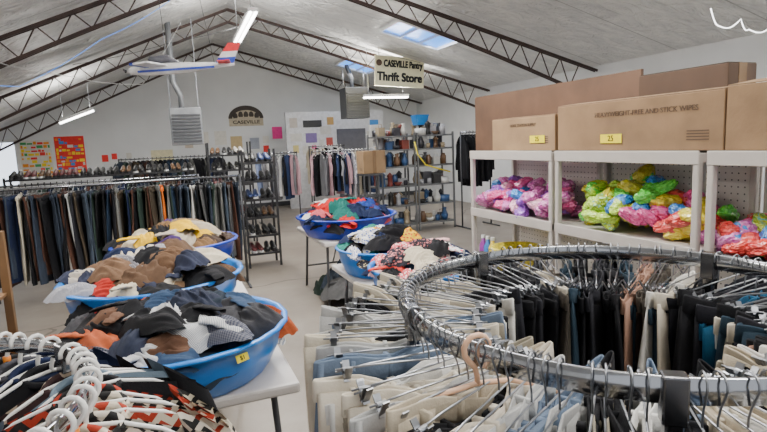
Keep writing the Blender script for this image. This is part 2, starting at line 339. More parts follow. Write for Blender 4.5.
# ---------------------------------------------------------------- garments meshes
PW=.38
def pants_mesh(seed,w=PW,L=.92,rows=12,n=14):
    r=random.Random(seed); ph=r.uniform(0,6); k=r.uniform(18,34); am=r.uniform(.007,.014); lean=r.uniform(-.02,.02)
    m=MB()
    for leg in(-1,1):
        vs=[]
        for i in range(rows+1):
            d=i/rows; hw=w/4*(1.03+.10*math.sin(min(1,d*3)*pi/2)-.30*d); cx=leg*(w/4-.012*d+.006*math.sin(d*4+ph))
            th=.007+.009*min(1,d*4)+.004*math.sin(d*9+ph)*min(1,d*3)
            for j in range(n):
                a=2*pi*j/n; ca=math.cos(a); sa=math.sin(a)
                x=cx+hw*(abs(ca)**.8)*(1 if ca>0 else -1); 
                y=th*sa+am*math.sin(k*x+ph+d*2.5)*(.35+.65*min(1,d*2.2))+lean*d*.6
                vs.append((x,y,-d*L))
        fs=[(i*n+j,i*n+(j+1)%n,(i+1)*n+(j+1)%n,(i+1)*n+j) for i in range(rows) for j in range(n)]
        fs.append(tuple(range(n)))
        m.add(vs,fs)
    return m.mesh('trousers',1,True)
def waist_mesh(seed,w=PW):
    r=random.Random(seed); ph=r.uniform(0,6); m=MB(); n=36; vs=[]
    for z,e in((-.008,-.005),(.008,-.002),(.011,.0),(.008,.002),(-.026,.003),(-.028,.001)):
        for j in range(n):
            a=2*pi*j/n; ca=math.cos(a);sa=math.sin(a)
            x=(w/2+e+.004)*(abs(ca)**.75)*(1 if ca>0 else -1)
            sag=.016*math.cos(pi*x/w*2)*(1 if seed%2 else -.3)+.006*math.sin(40*x+ph)
            vs.append((x,(.009+e)*(abs(sa)**.6)*(1 if sa>0 else -1)+.010*math.sin(24*x+ph),z-sag))
    m.add(vs,[(i*n+j,i*n+(j+1)%n,(i+1)*n+(j+1)%n,(i+1)*n+j) for i in range(5) for j in range(n)])
    for x in(-.13,-.06,.06,.13): m.box(x-.004,x+.004,-.02,.02,-.03,.006)
    m.box(-.007,.007,-.022,-.010,-.020,-.006)
    return m.mesh('waistband',1,True)
PANTS=[pants_mesh(i,L=.92-.04*(i%3)) for i in range(8)]; WAIST=[waist_mesh(i) for i in range(4)]
def wire_hanger():
    m=MB(); R=.017; c=(0,0,-.014)
    pts=[(R*math.cos(a)*1.0,0,c[2]+R*math.sin(a)) for a in [math.radians(x) for x in (200,170,140,110,80,50,20,-10,-40)]]
    pts+=[(.004,0,-.045),(0,0,-.06),(0,0,-.072)]
    m.tube(pts,.0016,6); m.tube([(-.165,0,-.075),(-.1,0,-.072),(.1,0,-.072),(.165,0,-.075)],.0018,6)
    return m.mesh('hanger',1,True)
def clip_mesh():
    m=MB()
    for s in(-1,1):
        M=Matrix.Translation((0,s*.008,-.010))@Matrix.Rotation(s*-.55,4,'X'); m.box(-.006,.006,-.0012,.0012,-.02,.016,0,M)
    m.tube([(-.008,0,-.006),(.008,0,-.006)],.0045,8)
    return m.mesh('clip')
HANG=wire_hanger(); CLIP=clip_mesh()
def trousers_on_hanger(M,fm,group,glabel,simple=False,hmat=None):
    h=put('clip_hanger',HANG,hmat or M_steel,M); tag(h,'chrome wire clip hanger hooked on the rail','hanger',group+' hangers')
    if not simple:
        for x in(-.145,.145): put('clip',CLIP,M_steel,T(x,0,-.070),h)
    v=rnd.randrange(8)
    p=put('trousers',PANTS[v],fm,M@T(rnd.uniform(-.02,.02),0,-.092+rnd.uniform(-.025,.002),rnd.uniform(-.09,.09),rnd.uniform(-.08,.08),rnd.uniform(-.07,.07))); tag(p,glabel,'trousers',group)
    put('waistband',WAIST[v%4],fm,None,p)
def plastic_hanger():
    m=MB(); R=.022
    pts=[(R*math.cos(a),0,-.016+R*math.sin(a)) for a in [math.radians(x) for x in (190,160,130,100,70,40,10,-20,-45)]]
    pts+=[(.004,0,-.045),(0,0,-.06),(0,0,-.075)]
    m.tube(pts,.0048,8)
    L=[(0,0,-.072),(.06,0,-.078),(.13,0,-.105),(.17,0,-.135),(.183,0,-.150),(.178,0,-.162),(.16,0,-.165),(0,0,-.165),(-.16,0,-.165),(-.178,0,-.162),(-.183,0,-.150),(-.17,0,-.135),(-.13,0,-.105),(-.06,0,-.078)]
    m.tube(L,.0046,8,closed=True)
    return m.mesh('hanger',1,True)
PH=plastic_hanger()
SM=MB().tube([(0,0,-.052),(0,0,-.068)],.0085,10).mesh('size_marker',1,True)
def shirt_mesh(seed,L=.62):
    r=random.Random(seed); ph=r.uniform(0,6); m=MB(); nc=24; nr=16
    for side in(-1,1):
        vs=[]
        for i in range(nr+1):
            d=i/nr
            for j in range(nc+1):
                u=-1+2*j/nc; hw=.225+.01*math.sin(d*3)
                x=u*hw; top=-.066-.080*abs(u)**1.25
                if abs(u)<.28: top-=.02*(1-abs(u)/.28)*(1.6 if side<0 else .4)
                z=top+(-L-top)*d
                th=.032*math.sqrt(max(0,1-u*u))*(.45+.55*min(1,d*4))+.003
                y=side*th+.014*math.sin(26*x+ph+2*d)*min(1,d*2+.2)+.007*math.sin(60*x+ph*2)*(d+.15)
                if abs(u)==1: y=.014*math.sin(26*x+ph+2*d)*min(1,d*2+.2)
                vs.append((x,y,z))
        w=nc+1
        m.add(vs,[(i*w+j,i*w+j+1,(i+1)*w+j+1,(i+1)*w+j) for i in range(nr) for j in range(nc)])
    return m.mesh('shirt',1,True)
def sleeve_mesh(seed,s,L=.42):
    m=MB(); n=12;vs=[];rows=9
    for i in range(rows+1):
        d=i/rows
        cx=s*(.205+.055*math.sin(d*pi/2)); z=-.135-L*d**1.15; rx=.048*(1-.35*d); ry=.026
        for j in range(n):
            a=2*pi*j/n; vs.append((cx+rx*math.cos(a),ry*math.sin(a)+.010*math.sin(d*8+seed),z+s*.05*math.cos(a)*(-(1-d))))
    m.add(vs,[(i*n+j,i*n+(j+1)%n,(i+1)*n+(j+1)%n,(i+1)*n+j) for i in range(rows) for j in range(n)])
    return m.mesh('sleeve',1,True)
def collar_mesh():
    m=MB(); pts=[(.06*math.cos(a),.034*math.sin(a),-.075-.012*(1-math.sin(a))) for a in [2*pi*i/20 for i in range(20)]]
    m.tube(pts,.009,6,closed=True); return m.mesh('collar',1,True)
SHIRT=[shirt_mesh(i,.6+.05*(i%3)) for i in range(5)]; SLV=[(sleeve_mesh(i,-1,.25+.12*(i%3)),sleeve_mesh(i,1,.25+.12*(i%3))) for i in range(3)]; COL=collar_mesh()
def shirt_on_hanger(M,fm,group,glabel,hm,name='shirt',zs=1,mark=False):
    h=put('plastic_hanger',PH,hm,M); tag(h,'tubular plastic clothes hanger hooked on the rail','hanger',group+' hangers')
    if mark: put('size_marker',SM,M_orange,None,h)
    s=put(name,SHIRT[rnd.randrange(5)],fm,M@T(0,0,.004+(zs-1)*.08,s=(1,1,zs))); tag(s,glabel,name,group)
    a,b=SLV[rnd.randrange(3)]; put('sleeve',a,fm,None,s); put('sleeve',b,fm,None,s); put('collar',COL,fm,None,s)
def sheet(seed,n=36):
    r=random.Random(seed); off=Vector((r.uniform(0,99),r.uniform(0,99),r.uniform(0,99))); th=r.uniform(0,pi); vs=[]
    ca,sa=math.cos(th),math.sin(th); el=r.uniform(.6,1)
    for i in range(n+1):
        rr=i/n
        for j in range(60):
            an=2*pi*j/60; u=rr*math.cos(an); v=rr*math.sin(an); p=Vector((u,v,0))
            edge=1+.26*noise.noise(Vector((math.cos(an)*1.1,math.sin(an)*1.1,seed*3.7)))
            w=Vector((noise.noise(p*.9+off),noise.noise(p*.9-off),0))
            q=Vector(((u*ca+v*sa)*.45,(-u*sa+v*ca)*2.1,0))
            r1=math.exp(-(noise.noise(q*1.6+off+w*1.2)*3.4)**2); r2=math.exp(-(noise.noise(q*3.0-off+w*1.5)*3.0)**2); r3=noise.noise(q*4+off+w*2)
            z=.24*(1-rr**2)+.28*r1*(1-.5*rr)+.15*r2*(1-.5*rr)+.04*r3*(1-rr)-.50*max(0,rr-.55)**1.3/.354
            vs.append((u*edge+.10*w.x,v*edge*el+.10*w.y,z))
    fs=[(i*60+j,i*60+(j+1)%60,(i+1)*60+(j+1)%60,(i+1)*60+j) for i in range(n) for j in range(60)]
    return MB().add(vs,fs).mesh('garment',1,True)
CR=[sheet(i) for i in range(16)]
def loose_sleeve(seed):
    r=random.Random(seed); m=MB(); n=14; rows=12; vs=[]; c=r.uniform(-.6,.6)
    for i in range(rows+1):
        d=i/rows; a0=d*c*1.6; cx=.35+1.0*d*math.cos(a0*.6); cy=1.0*d*math.sin(a0*.6); cz_=.26-.34*d*d; rr=.24-.08*d+.02*math.sin(d*14+seed)
        for j in range(n):
            a=2*pi*j/n; vs.append((cx-rr*math.sin(a0)*math.cos(a),cy+rr*math.cos(a0)*math.cos(a),cz_+rr*.5*math.sin(a)+.03*math.sin(d*20+a*2)))
    m.add(vs,[(i*n+j,i*n+(j+1)%n,(i+1)*n+(j+1)%n,(i+1)*n+j) for i in range(rows) for j in range(n)])
    return m.mesh('sleeve',1,True)
LS=[loose_sleeve(i) for i in range(5)]
def blob(seed):
    bm=bmesh.new(); bmesh.ops.create_icosphere(bm,subdivisions=4,radius=1); off=Vector((seed*3.1,seed*1.7,seed*.9))
    for v in bm.verts:
        p=v.co.copy(); rad=.92+.24*noise.noise(p*1.4+off)+.10*(1-abs(noise.noise(p*2.3+off))*3)+.03*(1-abs(noise.noise(p*5.5+off))*3)
        c=p*max(.4,rad)
        if c.z<-.6: c.z=-.6
        v.co=c
    me=bpy.data.meshes.new('bundle'); bm.to_mesh(me); bm.free(); me.materials.append(None)
    me.polygons.foreach_set('use_smooth',[True]*len(me.polygons)); return me
# ---------------------------------------------------------------- pools
def pool(cx,cy,zt,R,H,m,label):
    p=MB(); rb=R*.80
    prof=[(.001,0),(rb-.02,0),(rb,.012),(rb+(R-rb)*.45,H*.45),(rb+(R-rb)*.50,H*.50),(rb+(R-rb)*.52,H*.58),(R*.945,H*.90),(R*.985,H*.92),(R,H*.95),(R*.995,H*.99),(R*.975,H),(R*.95,H),(R*.935,H*.96),(rb+(R-rb)*.45,H*.5),(rb-.015,.03),(rb-.03,.018),(.001,.018)]
    p.lathe(prof,72,0,.006,24)
    o=put('wading_pool',p.mesh('pool',1,True),m,T(cx,cy,zt,rnd.uniform(0,1))); tag(o,label,'wading pool','plastic wading pools'); return o
def heap(cx,cy,zt,R,H,P,n,group,label,dome=.08,size=.15,fill=.70,over=(2.2,3.6)):
    for i in range(n+len(over)):
        low=i<n*.25; ov=i>=n; a=rnd.uniform(0,2*pi)
        if low: rr=R*.5*math.sqrt((i+.5)/(n*.25)); a=i*2.4; s=size*1.5; zz=zt+H*.42+dome*.4*(1-(rr/R)**2)
        elif ov: rr=R*.86; a=over[i-n]; s=size*.75; zz=zt+H*.98
        else:
            t=(i-n*.25+.5)/(n*.75); rr=R*fill*math.sqrt(t); a=i*2.4+rnd.uniform(-.4,.4); s=size*rnd.uniform(.75,1.12); zz=zt+H*.70+dome*(1-(rr/(R*.8))**2)+rnd.uniform(-.015,.03)
        k=rnd.uniform(.75,1.35)
        M=T(cx+rr*math.cos(a),cy+rr*math.sin(a),zz,rnd.uniform(0,6.28),rnd.uniform(-.3,.3),rnd.uniform(-.3,.3),(s*k,s/k,s*.72))
        fm=P[(i*7+rnd.randrange(3))%len(P)]
        o=put('garment',CR[rnd.randrange(16)],fm,M); tag(o,label,'clothing',group)
        if not low and rnd.random()<.7: put('sleeve',LS[rnd.randrange(5)],fm,T(0,0,.03,rnd.uniform(0,6.28)),o)
def table(x0,x1,y0,y1,z,label='white plastic folding table with grey steel legs'):
    root=bpy.data.objects.new('folding_table',None); SC.objects.link(root); cx,cy=(x0+x1)/2,(y0+y1)/2; root.location=(cx,cy,0); tag(root,label,'table','folding tables')
    hx,hy=(x1-x0)/2,(y1-y0)/2
    put('tabletop',MB().box(-hx,hx,-hy,hy,z-.045,z).mesh('tt'),M_table,None,root,.012)
    for sy in(-1,1):
        for sx in(-1,1):
            m=MB(); m.tube([(sx*(hx-.08),sy*(hy-.2),z-.05),(sx*(hx-.05),sy*(hy-.14),.0)],.014,8); put('leg',m.mesh('lg',1,True),M_dgrey,None,root)
        m=MB(); m.tube([(-(hx-.065),sy*(hy-.16),z*.35),((hx-.065),sy*(hy-.16),z*.35)],.011,8); m.tube([(0,sy*(hy-.17),z*.35),(0,sy*(hy-.5),z-.05)],.009,8); put('brace',m.mesh('br',1,True),M_dgrey,None,root)
    return root
table(-.38,.40,1.98,3.80,.74); table(-.38,.40,3.86,5.6,.74)
pool(-.03,2.32,.74,.455,.20,M_blueA,'bright blue plastic wading pool of dark clothes on the white table')
heap(-.03,2.32,.74,.455,.20,P_p1,50,'clothes heaped in the nearest pool','crumpled second-hand garment heaped in a blue pool',.13,.14,.78,(2.6,3.3))
pool(-.13,3.27,.74,.49,.225,M_blueA,'bright blue plastic wading pool of mixed clothes on the white table')
heap(-.13,3.27,.74,.49,.225,P_p2,50,'clothes heaped in the middle pool','crumpled second-hand garment heaped in a blue pool',.17,.15,.78,(2.8,3.7))
pool(.0,4.45,.74,.47,.22,M_blueB,'deep blue plastic wading pool of brown clothes on a table')
heap(.0,4.45,.74,.47,.22,P_p3,36,'clothes heaped in the third pool','crumpled garment heaped in a deep blue pool',.16,.15,.77,(3.0,))
table(1.35,2.1,5.05,6.3,.69)
pool(1.73,5.5,.69,.54,.21,M_blueB,'deep blue plastic wading pool of red and navy clothes')
heap(1.73,5.5,.69,.54,.21,P_pC,42,'clothes heaped in the deep blue pool','crumpled red or navy garment heaped in a pool',.16,.155,.78)
table(1.25,1.98,2.9,4.5,.60,'low folding table under two small blue pools')
pool(1.58,4.05,.60,.40,.22,M_blueA,'blue plastic tub of bright clothes on a low table')
heap(1.58,4.05,.60,.40,.22,P_pD,34,'clothes heaped in the far tub','crumpled bright patterned garment heaped in a tub',.17,.13,.8)
pool(1.56,3.23,.60,.40,.22,M_blueA,'light blue plastic tub of floral clothes on a low table')
heap(1.56,3.23,.60,.40,.22,P_pE,36,'clothes heaped in the near tub','crumpled floral garment heaped in a tub',.17,.13,.8)
TXT1=text_mesh('$1',.022)
def tagcard(M,s=.06,h=.035,txt=TXT1):
    o=put('price_tag',MB().box(-s/2,s/2,-.001,.001,-h/2,h/2).mesh('pt'),M_yel,M); tag(o,'small bright yellow price sticker with black writing','price tag','price stickers')
    put('lettering',txt,M_ink,T(0,-.0018,0,0,pi/2),o)
a=-1.05
tagcard(T(-.03+.436*math.cos(a),2.32+.436*math.sin(a),.895,a+pi/2,-.38),.052,.028)
tagcard(T(1.56+.386*math.cos(-2.2),3.23+.386*math.sin(-2.2),.765,-2.2+pi/2,-.38),.05,.03)
# ---------------------------------------------------------------- round racks
def round_rack(cx,cy,z,R,label,angs):
    root=bpy.data.objects.new('round_clothes_rack',None); SC.objects.link(root); root.location=(cx,cy,0); tag(root,label,'clothes rack')
    m=MB(); prof=[(R-.004,-.017),(R-.002,-.019),(R+.002,-.019),(R+.004,-.017),(R+.004,.017),(R+.002,.019),(R-.002,.019),(R-.004,.017)]
    m.lathe(prof,128,cz=z,closed=True); put('ring_rail',m.mesh('ring',1,True),M_chrome,None,root)
    for a in angs:
        x,y=R*math.cos(a),R*math.sin(a)
        m=MB(); M=Matrix.Translation((x,y,0))@Matrix.Rotation(a,4,'Z')
        m.box(-.010,.010,-.012,.012,0.0,z+.02,0,M); m.box(-.013,.013,-.016,.016,z-.045,z+.022,0,M)
        put('post',m.mesh('post'),M_post,None,root,.003)
        m=MB(); m.beam((R*math.cos(a),R*math.sin(a),.12),(0,0,.12),.02,.02); put('brace',m.mesh('cb'),M_chrome,None,root)
RX,RY,RZ,RR=.82,.82,1.32,.425
AN=[-2.19,.26,1.7,2.95]
def nearpost(a,AN,t=.035): return any(abs(((a-b+pi)%(2*pi))-pi)<t for b in AN)
round_rack(RX,RY,RZ,RR,'chrome round clothes rack packed with trousers on clip hangers',AN)
N=98
for i in range(N):
    a=2*pi*i/N+rnd.uniform(-.02,.02)
    if nearpost(a,AN): continue
    out=(a%(2*pi))
    left=pi*.72<out<pi*1.7
    fm=(P_den if rnd.random()<(.94 if left else .08) else P_in)
    fm=fm[rnd.randrange(len(fm))]
    M=T(RX+RR*math.cos(a),RY+RR*math.sin(a),RZ+.023,a+rnd.uniform(-.16,.16),0,rnd.uniform(-.06,.06))
    trousers_on_hanger(M,fm,'trousers on the round rack','folded-waist trousers clipped to a chrome hanger on the round rack')
h=put('plastic_hanger',PH,M_plp,T(RX+RR*math.cos(3.45),RY+RR*math.sin(3.45),RZ+.024,3.45-.35)); tag(h,'empty peach tubular plastic hanger hooked over the chrome ring','hanger')
LX,LY,LZ,LR=-.635,1.13,1.20,.45
AL=[2.2,3.77,-.95,.6]
round_rack(LX,LY,LZ,LR,'chrome round clothes rack full of shirts on plastic hangers',AL)
for i in range(60):
    a=2*pi*i/60+rnd.uniform(-.02,.02)
    if 2.0<a<4.0 or nearpost(a,AL): continue
    M=T(LX+LR*math.cos(a),LY+LR*math.sin(a),LZ+.022,a+rnd.uniform(-.2,.2),0,rnd.uniform(-.07,.07))
    ii=[0,6,8,3,0,7,1,6,2][i%9] if (a<.3 or a>5.0) else [3,2,10,5,4,9,3][i%7]
    shirt_on_hanger(M,P_shirt[ii],'shirts on the round rack','second-hand shirt on a tubular plastic hanger',rnd.choice([M_plh,M_plh,M_plh,M_plh,M_plh,M_plh,M_plh,M_plh,M_plp]),mark=rnd.random()<.3)
# ---------------------------------------------------------------- straight racks
def straight_rack(x0,x1,y,z,label):
    root=bpy.data.objects.new('straight_clothes_rack',None); SC.objects.link(root); root.location=((x0+x1)/2,y,0); tag(root,label,'clothes rack','straight clothes racks')
    h=(x1-x0)/2
    m=MB(); m.tube([(-h,0,z),(h,0,z)],.014,10); put('rail',m.mesh('rl',1,True),M_chrome,None,root)
    for s in(-1,1):
        m=MB(); m.tube([(s*h,0,z+.02),(s*h,0,.015)],.015,8); m.tube([(s*h,-.28,.015),(s*h,.28,.015)],.015,8); put('upright',m.mesh('up',1,True),M_dgrey,None,root)
straight_rack(-2.75,.78,6.65,1.32,'long straight rail packed with dark trousers')
x=-2.70; k=0
while x<.74:
    fm=P_dark[rnd.randrange(len(P_dark))] if rnd.random()<.90 else P_den[rnd.randrange(len(P_den))]
    if k==62: fm=P_or
    trousers_on_hanger(T(x,6.65,1.338,pi/2+rnd.uniform(-.3,.3)),fm,'trousers on the long rail','dark trousers hanging edge-on from the long rail' if k!=62 else 'bright orange trousers hanging among dark ones',True)
    x+=.042; k+=1
straight_rack(-3.3,.4,8.6,1.27,'second straight rail of dark tops behind the trousers')
x=-3.25
while x<.36:
    shirt_on_hanger(T(x,8.6,1.29,pi/2+rnd.uniform(-.2,.2)),P_dark[rnd.randrange(len(P_dark))],'dark tops on the second rail','dark top hanging edge-on from the second rail',M_plb)
    x+=.075
P_L=pal([(wht,),((.5,.3,.33),),(blk,),(cream,),((.2,.25,.4),),(gry,),(wht,'stripe',(.2,.2,.3),30),((.03,.05,.12),),((.35,.35,.37),),(wht,),(blk,)],'light_tops')
def rail_of(x0,x1,y,z,lab,grp,glab,hm,zs=1.5,sp=.075,P=P_L):
    straight_rack(x0,x1,y,z,lab); x=x0+.05
    while x<x1-.04:
        shirt_on_hanger(T(x,y,z+.02,pi/2+rnd.uniform(-.8,.8)),P[rnd.randrange(len(P))],grp,glab,hm,zs=zs); x+=sp
rail_of(2.75,4.3,10.9,1.50,'straight rail of light tops by the office wall','tops on the far rail','light coloured top on the far rail',M_plh)
rail_of(1.75,2.6,11.6,1.50,'short straight rail of mixed tops near the back wall','tops on the short rail','mixed coloured top on the short rail',M_plb)
rail_of(3.2,4.1,12.9,1.6,'straight rail of tops against the office wall','tops on the wall rail','hanging top beside the office wall',M_plh)
rail_of(-1.0,1.2,13.2,1.5,'straight rail of dark tops against the back wall','tops by the back wall','dark top hanging near the back wall',M_plb,1.4,.09,P_dark)
straight_rack(4.98,5.6,8.7,1.75,'tall rail of black coats beside the metal shelves')
x=5.03
while x<5.56:
    shirt_on_hanger(T(x,8.7,1.77,pi/2+rnd.uniform(-.3,.3)),P_dark[rnd.randrange(2)],'black coats on the tall rail','black coat hanging beside the metal shelves',M_plb,'coat',1.5); x+=.07
# ---------------------------------------------------------------- right shelving units
def unit(y0,y1,z2=1.06,m2=None):
    root=bpy.data.objects.new('shelving_unit',None); SC.objects.link(root); root.location=(2.56,(y0+y1)/2,0); tag(root,'grey plastic shelving unit with white pegboard back','shelving unit','pegboard shelving units')
    hy=(y1-y0)/2
    for z in(1.53,z2,.62,.16):
        m=MB(); m.box(-.23,.21,-hy,hy,z-.045,z); m.box(-.235,-.225,-hy,hy,z-.055,z+.012)
        put('shelf',m.mesh('sh'),m2 if (m2 and z==z2) else M_shelf,None,root,.004)
    for sx in(-.215,.19):
        for sy in(-1,1):
            m=MB(); m.box(sx-.017,sx+.017,sy*(hy-.017)-.017,sy*(hy-.017)+.017,0,1.49); put('post',m.mesh('po'),M_shelf,None,root,.006)
    m=MB(); m.box(.215,.222,-hy,hy,.1,1.50); put('pegboard',m.mesh('pg'),M_peg,None,root)
unit(1.83,2.86); unit(2.89,3.92); unit(.76,1.79,1.06,M_black)
def carton(x0,x1,y0,y1,z0,z1,m,label,text=None,tsize=.05,rz=0,tilt=0):
    root=put('cardboard_box',MB().box(-(x1-x0)/2,(x1-x0)/2,-(y1-y0)/2,(y1-y0)/2,0,z1-z0).mesh('cb'),m,T((x0+x1)/2,(y0+y1)/2,z0,rz),bevel=.004); tag(root,label,'cardboard box','cartons on the shelf')
    hx,hy,H=(x1-x0)/2,(y1-y0)/2,z1-z0
    put('packing_tape',MB().box(-.03,.03,-hy-.002,hy+.002,-.0,H+.0015).mesh('tp'),M_tape,None,root)
    put('flap',MB().box(0,hx-.003,-hy+.003,hy-.003,0,.003).mesh('fl'),m,T(-hx+.002,0,H+.002,0,0,-tilt),root)
    put('flap',MB().box(.002,hx-.003,-hy+.003,hy-.003,H+.001,H+.004).mesh('fl'),m,None,root)
    if text:
        for k,(s,zz,yy,ts) in enumerate(text):
            put('lettering',text_mesh(s,ts,.001,0),M_inkb,T(-hx-.002,yy,zz,-pi/2,pi/2),root)
    q=MB()
    for i in range(4): q.box(-hx-.0015,-hx-.0005,-hy+.07,-hy+.19,.05+.014*i,.056+.014*i)
    put('printed_lines',q.mesh('pl'),M_inkb,None,root)
    return root
carton(2.37,2.74,1.745,2.88,1.542,1.82,M_card,'long brown cardboard carton with printed lettering and yellow sticker',[('HEAVYWEIGHT-FREE AND STICK WIPES',.205,-.10,.038)],tilt=.10)
carton(2.38,2.74,2.92,3.66,1.542,1.775,M_card2,'brown cardboard carton with faded print',[('COOL STATION SUPPLY',.18,-.02,.028)],tilt=.06)
carton(2.37,2.74,1.25,1.735,1.542,1.83,M_card,'short brown cardboard carton',None,tilt=.14)
carton(2.76,2.98,2.02,2.6,1.542,1.98,M_hard2,'tall dark brown carton behind the other boxes',None)
T25=text_mesh('25',.045)
for(x,y,z)in((2.365,2.42,1.61),(2.375,3.1,1.62)):
    tagcard(T(x,y,z,-pi/2),.16,.05,T25)
o=put('hardboard_panel',MB().box(2.80,2.82,2.62,4.6,1.45,2.03).mesh('hb'),M_hard); tag(o,'brown hardboard panel standing behind the cartons','board')
# plush bundles
PLC=[[(.03,.55,.03),(.2,.85,.08)],[(.75,.01,.2),(.95,.2,.5)],[(.9,.65,.0),(.98,.9,.1)],[(.01,.12,.6),(.08,.45,.9)],[(.0,.45,.45),(.08,.75,.65)],[(.65,.03,.4),(.9,.4,.72)],[(.35,.72,.01),(.7,.9,.08)],[(.55,.42,.0),(.8,.74,.05)],[(.7,.0,.01),(.92,.12,.08)],[(.22,.03,.5),(.5,.2,.75)],[(.88,.30,.5),(.95,.6,.7)],[(.01,.35,.05),(.7,.8,.02),(.05,.65,.6)]]
PLM=[multi('plush_%d'%i,c,1.6) for i,c in enumerate(PLC)]
PB=[blob(i) for i in range(8)]
for k in range(275):
    y=rnd.uniform(.95,3.86)
    if 2.80<y<2.95 or 1.76<y<1.88: continue
    lay=rnd.random(); top=(.29 if y>2.15 else .18) if y<2.86 else .19
    if y<1.8: top=.10
    x=2.39+rnd.random()*.27; zc=1.06+.035+lay*top*(.5+.5*(x-2.38)/.26)
    if y<2.86:
        c=rnd.choice([0,2,6,7,0,6,3,11,6,0,7] if y>2.3 else ([8,1,5,8,4,3,2,1,0] if y>1.8 else [8,5,8,1,3,11]))
    else: c=rnd.choice([1,5,9,5,3,1,5,10,9,5])
    M=T(x,y,zc,rnd.uniform(0,6.28),rnd.uniform(-.5,.5),rnd.uniform(-.6,.6),(.085,.052,.048))
    o=put('plush_bundle',PB[rnd.randrange(8)],PLM[c],M); tag(o,'brightly coloured plush bundle wrapped in clear plastic on the shelf','plush toy','plush bundles on the shelf')
m=MB(); m.lathe([(.001,0),(.15,0),(.19,.16),(.20,.165),(.20,.19),(.185,.19),(.145,.012),(.001,.012)],28); o=put('basket',m.mesh('bk',1,True),mat('green_basket',(.60,.50,.05),.5,0,.4,60,.4),T(2.43,3.42,.62)); tag(o,'round green and yellow woven basket on the lower shelf','basket')
def lathe_thing(name,prof,m,M,label,cat,group=None,n=18):
    me=MB().lathe(prof,n).mesh(name,1,True); o=put(name,me,m,M); return tag(o,label,cat,group)
for i,y in enumerate((3.68,3.75,3.82)):
    o=lathe_thing('bottle',[(.001,0),(.032,0),(.034,.02),(.034,.14),(.014,.18),(.014,.20)],mat('bottle_%d'%i,[(.8,.6,.05),(.05,.2,.5),(.3,.05,.3)][i],.3),T(2.38,y,.62),'small plastic bottle on the lower shelf','bottle','bottles on the lower shelf')
    put('cap',MB().lathe([(.001,.2),(.017,.2),(.017,.225),(.001,.225)],12).mesh('cap'),M_white,None,o)
# ---------------------------------------------------------------- sign
root=put('shop_sign',MB().box(-.56,.56,-.02,.02,-.31,.31).mesh('sg'),mat('cream_sign_board',(.74,.69,.44),.5,0,.05),T(4.72,10.75,3.09,0,0,.06)); tag(root,'cream hanging shop sign with black lettering','sign')
put('lettering',bold_text('CASEVILLE Pantry',.19,.002,.007,.88),M_ink,T(.075,-.025,.15,0,pi/2),root)
put('lettering',bold_text('Thrift Store',.24,.002,.010,1.02),M_ink,T(0,-.025,-.12,0,pi/2),root)
m=MB(); m.lathe([(.001,0),(.065,0),(.065,.004),(.001,.004)],20); put('sign_emblem',m.mesh('se'),M_inkb,T(-.475,-.021,.16,0,pi/2),root)
m=MB(); m.tube([(-.48,0,.28),(-.48,0,.62)],.006,6); m.tube([(.48,0,.28),(.48,0,.36)],.006,6); put('chain',m.mesh('c'),M_steel,None,root)
# ---------------------------------------------------------------- heater
def heater(x,y,z,s,lab,mm):
    root=put('unit_heater',MB().box(-.27*s,.27*s,-.22*s,.22*s,-.33*s,.33*s).mesh('h'),mm,T(x,y,z),bevel=.01); tag(root,lab,'heater','hanging unit heaters')
    m=MB()
    for i in range(9): zz=(-.28+i*.058)*s; m.box(-.24*s,.24*s,-.25*s,-.215*s,zz,zz+.03*s)
    put('louver',m.mesh('lv'),M_dgrey,None,root)
    top=cz(x)-z-.02
    m=MB(); m.tube([(-.05,.0,.33*s),(-.05,0,.55*s),(-.16,0,.8*s),(-.16,0,top)],.05,12); put('flue_pipe',m.mesh('fp',1,True),mm,None,root)
    m=MB()
    for a in(-.24,.24): m.tube([(a*s,0,.33*s),(a*s,0,top+(-.1 if a<0 else .05))],.008,6)
    put('hanging_rod',m.mesh('hr'),M_steel,None,root)
heater(.37,10.6,2.07,1,'grey louvred gas heater hanging on rods with flue pipe',M_alu)
heater(4.35,12.7,2.6,1.1,'dark ceiling heater hanging near the office wall',M_dgrey)
# ---------------------------------------------------------------- model airplane
root=bpy.data.objects.new('model_airplane',None); SC.objects.link(root); root.matrix_basis=T(.25,7.0,2.62,-.2,0,-.05,s=.96); tag(root,'white red and blue model airplane hanging from the roof','model airplane')
M_aw=mat('airplane_white',(.85,.85,.85),.3);M_ab=mat('airplane_blue',(.02,.06,.45),.3);M_ar=mat('airplane_red',(.75,.02,.03),.3)
m=MB(); secs=[(-.64,.02),(-.58,.05),(-.4,.068),(-.1,.072),(.15,.058),(.42,.036),(.64,.018)]
m.tube([(x,0,0) for x,r in secs],[r for x,r in secs],12); put('fuselage',m.mesh('f',1,True),M_aw,None,root)
m=MB(); m.box(-.34,-.10,-.50,.50,.02,.045); put('wing',m.mesh('w'),M_aw,Matrix.Rotation(-.45,4,'Z'),root,.008)
m=MB(); m.box(-.345,-.30,-.50,.50,.018,.047); put('wing_stripe',m.mesh('ws'),M_ab,Matrix.Rotation(-.45,4,'Z'),root)
m=MB(); m.tube([(-.40,0,.05),(-.34,0,.11),(-.15,0,.12),(-.02,0,.05)],[.02,.05,.05,.02],10); put('canopy',m.mesh('cn',1,True),mat('canopy_grey',(.10,.10,.12),.15),None,root)
def fin(x0,x1,z0,z1,sl,th=.012):
    q=MB(); v=[(x0,-th,z0),(x1,-th,z0),(x1+sl,-th,z1),(x0+sl*1.6,-th,z1)]; v+=[(a,th,c) for a,b,c in v]
    q.add(v,[(0,1,2,3),(7,6,5,4),(0,4,5,1),(1,5,6,2),(2,6,7,3),(3,7,4,0)]); return q.mesh('fin')
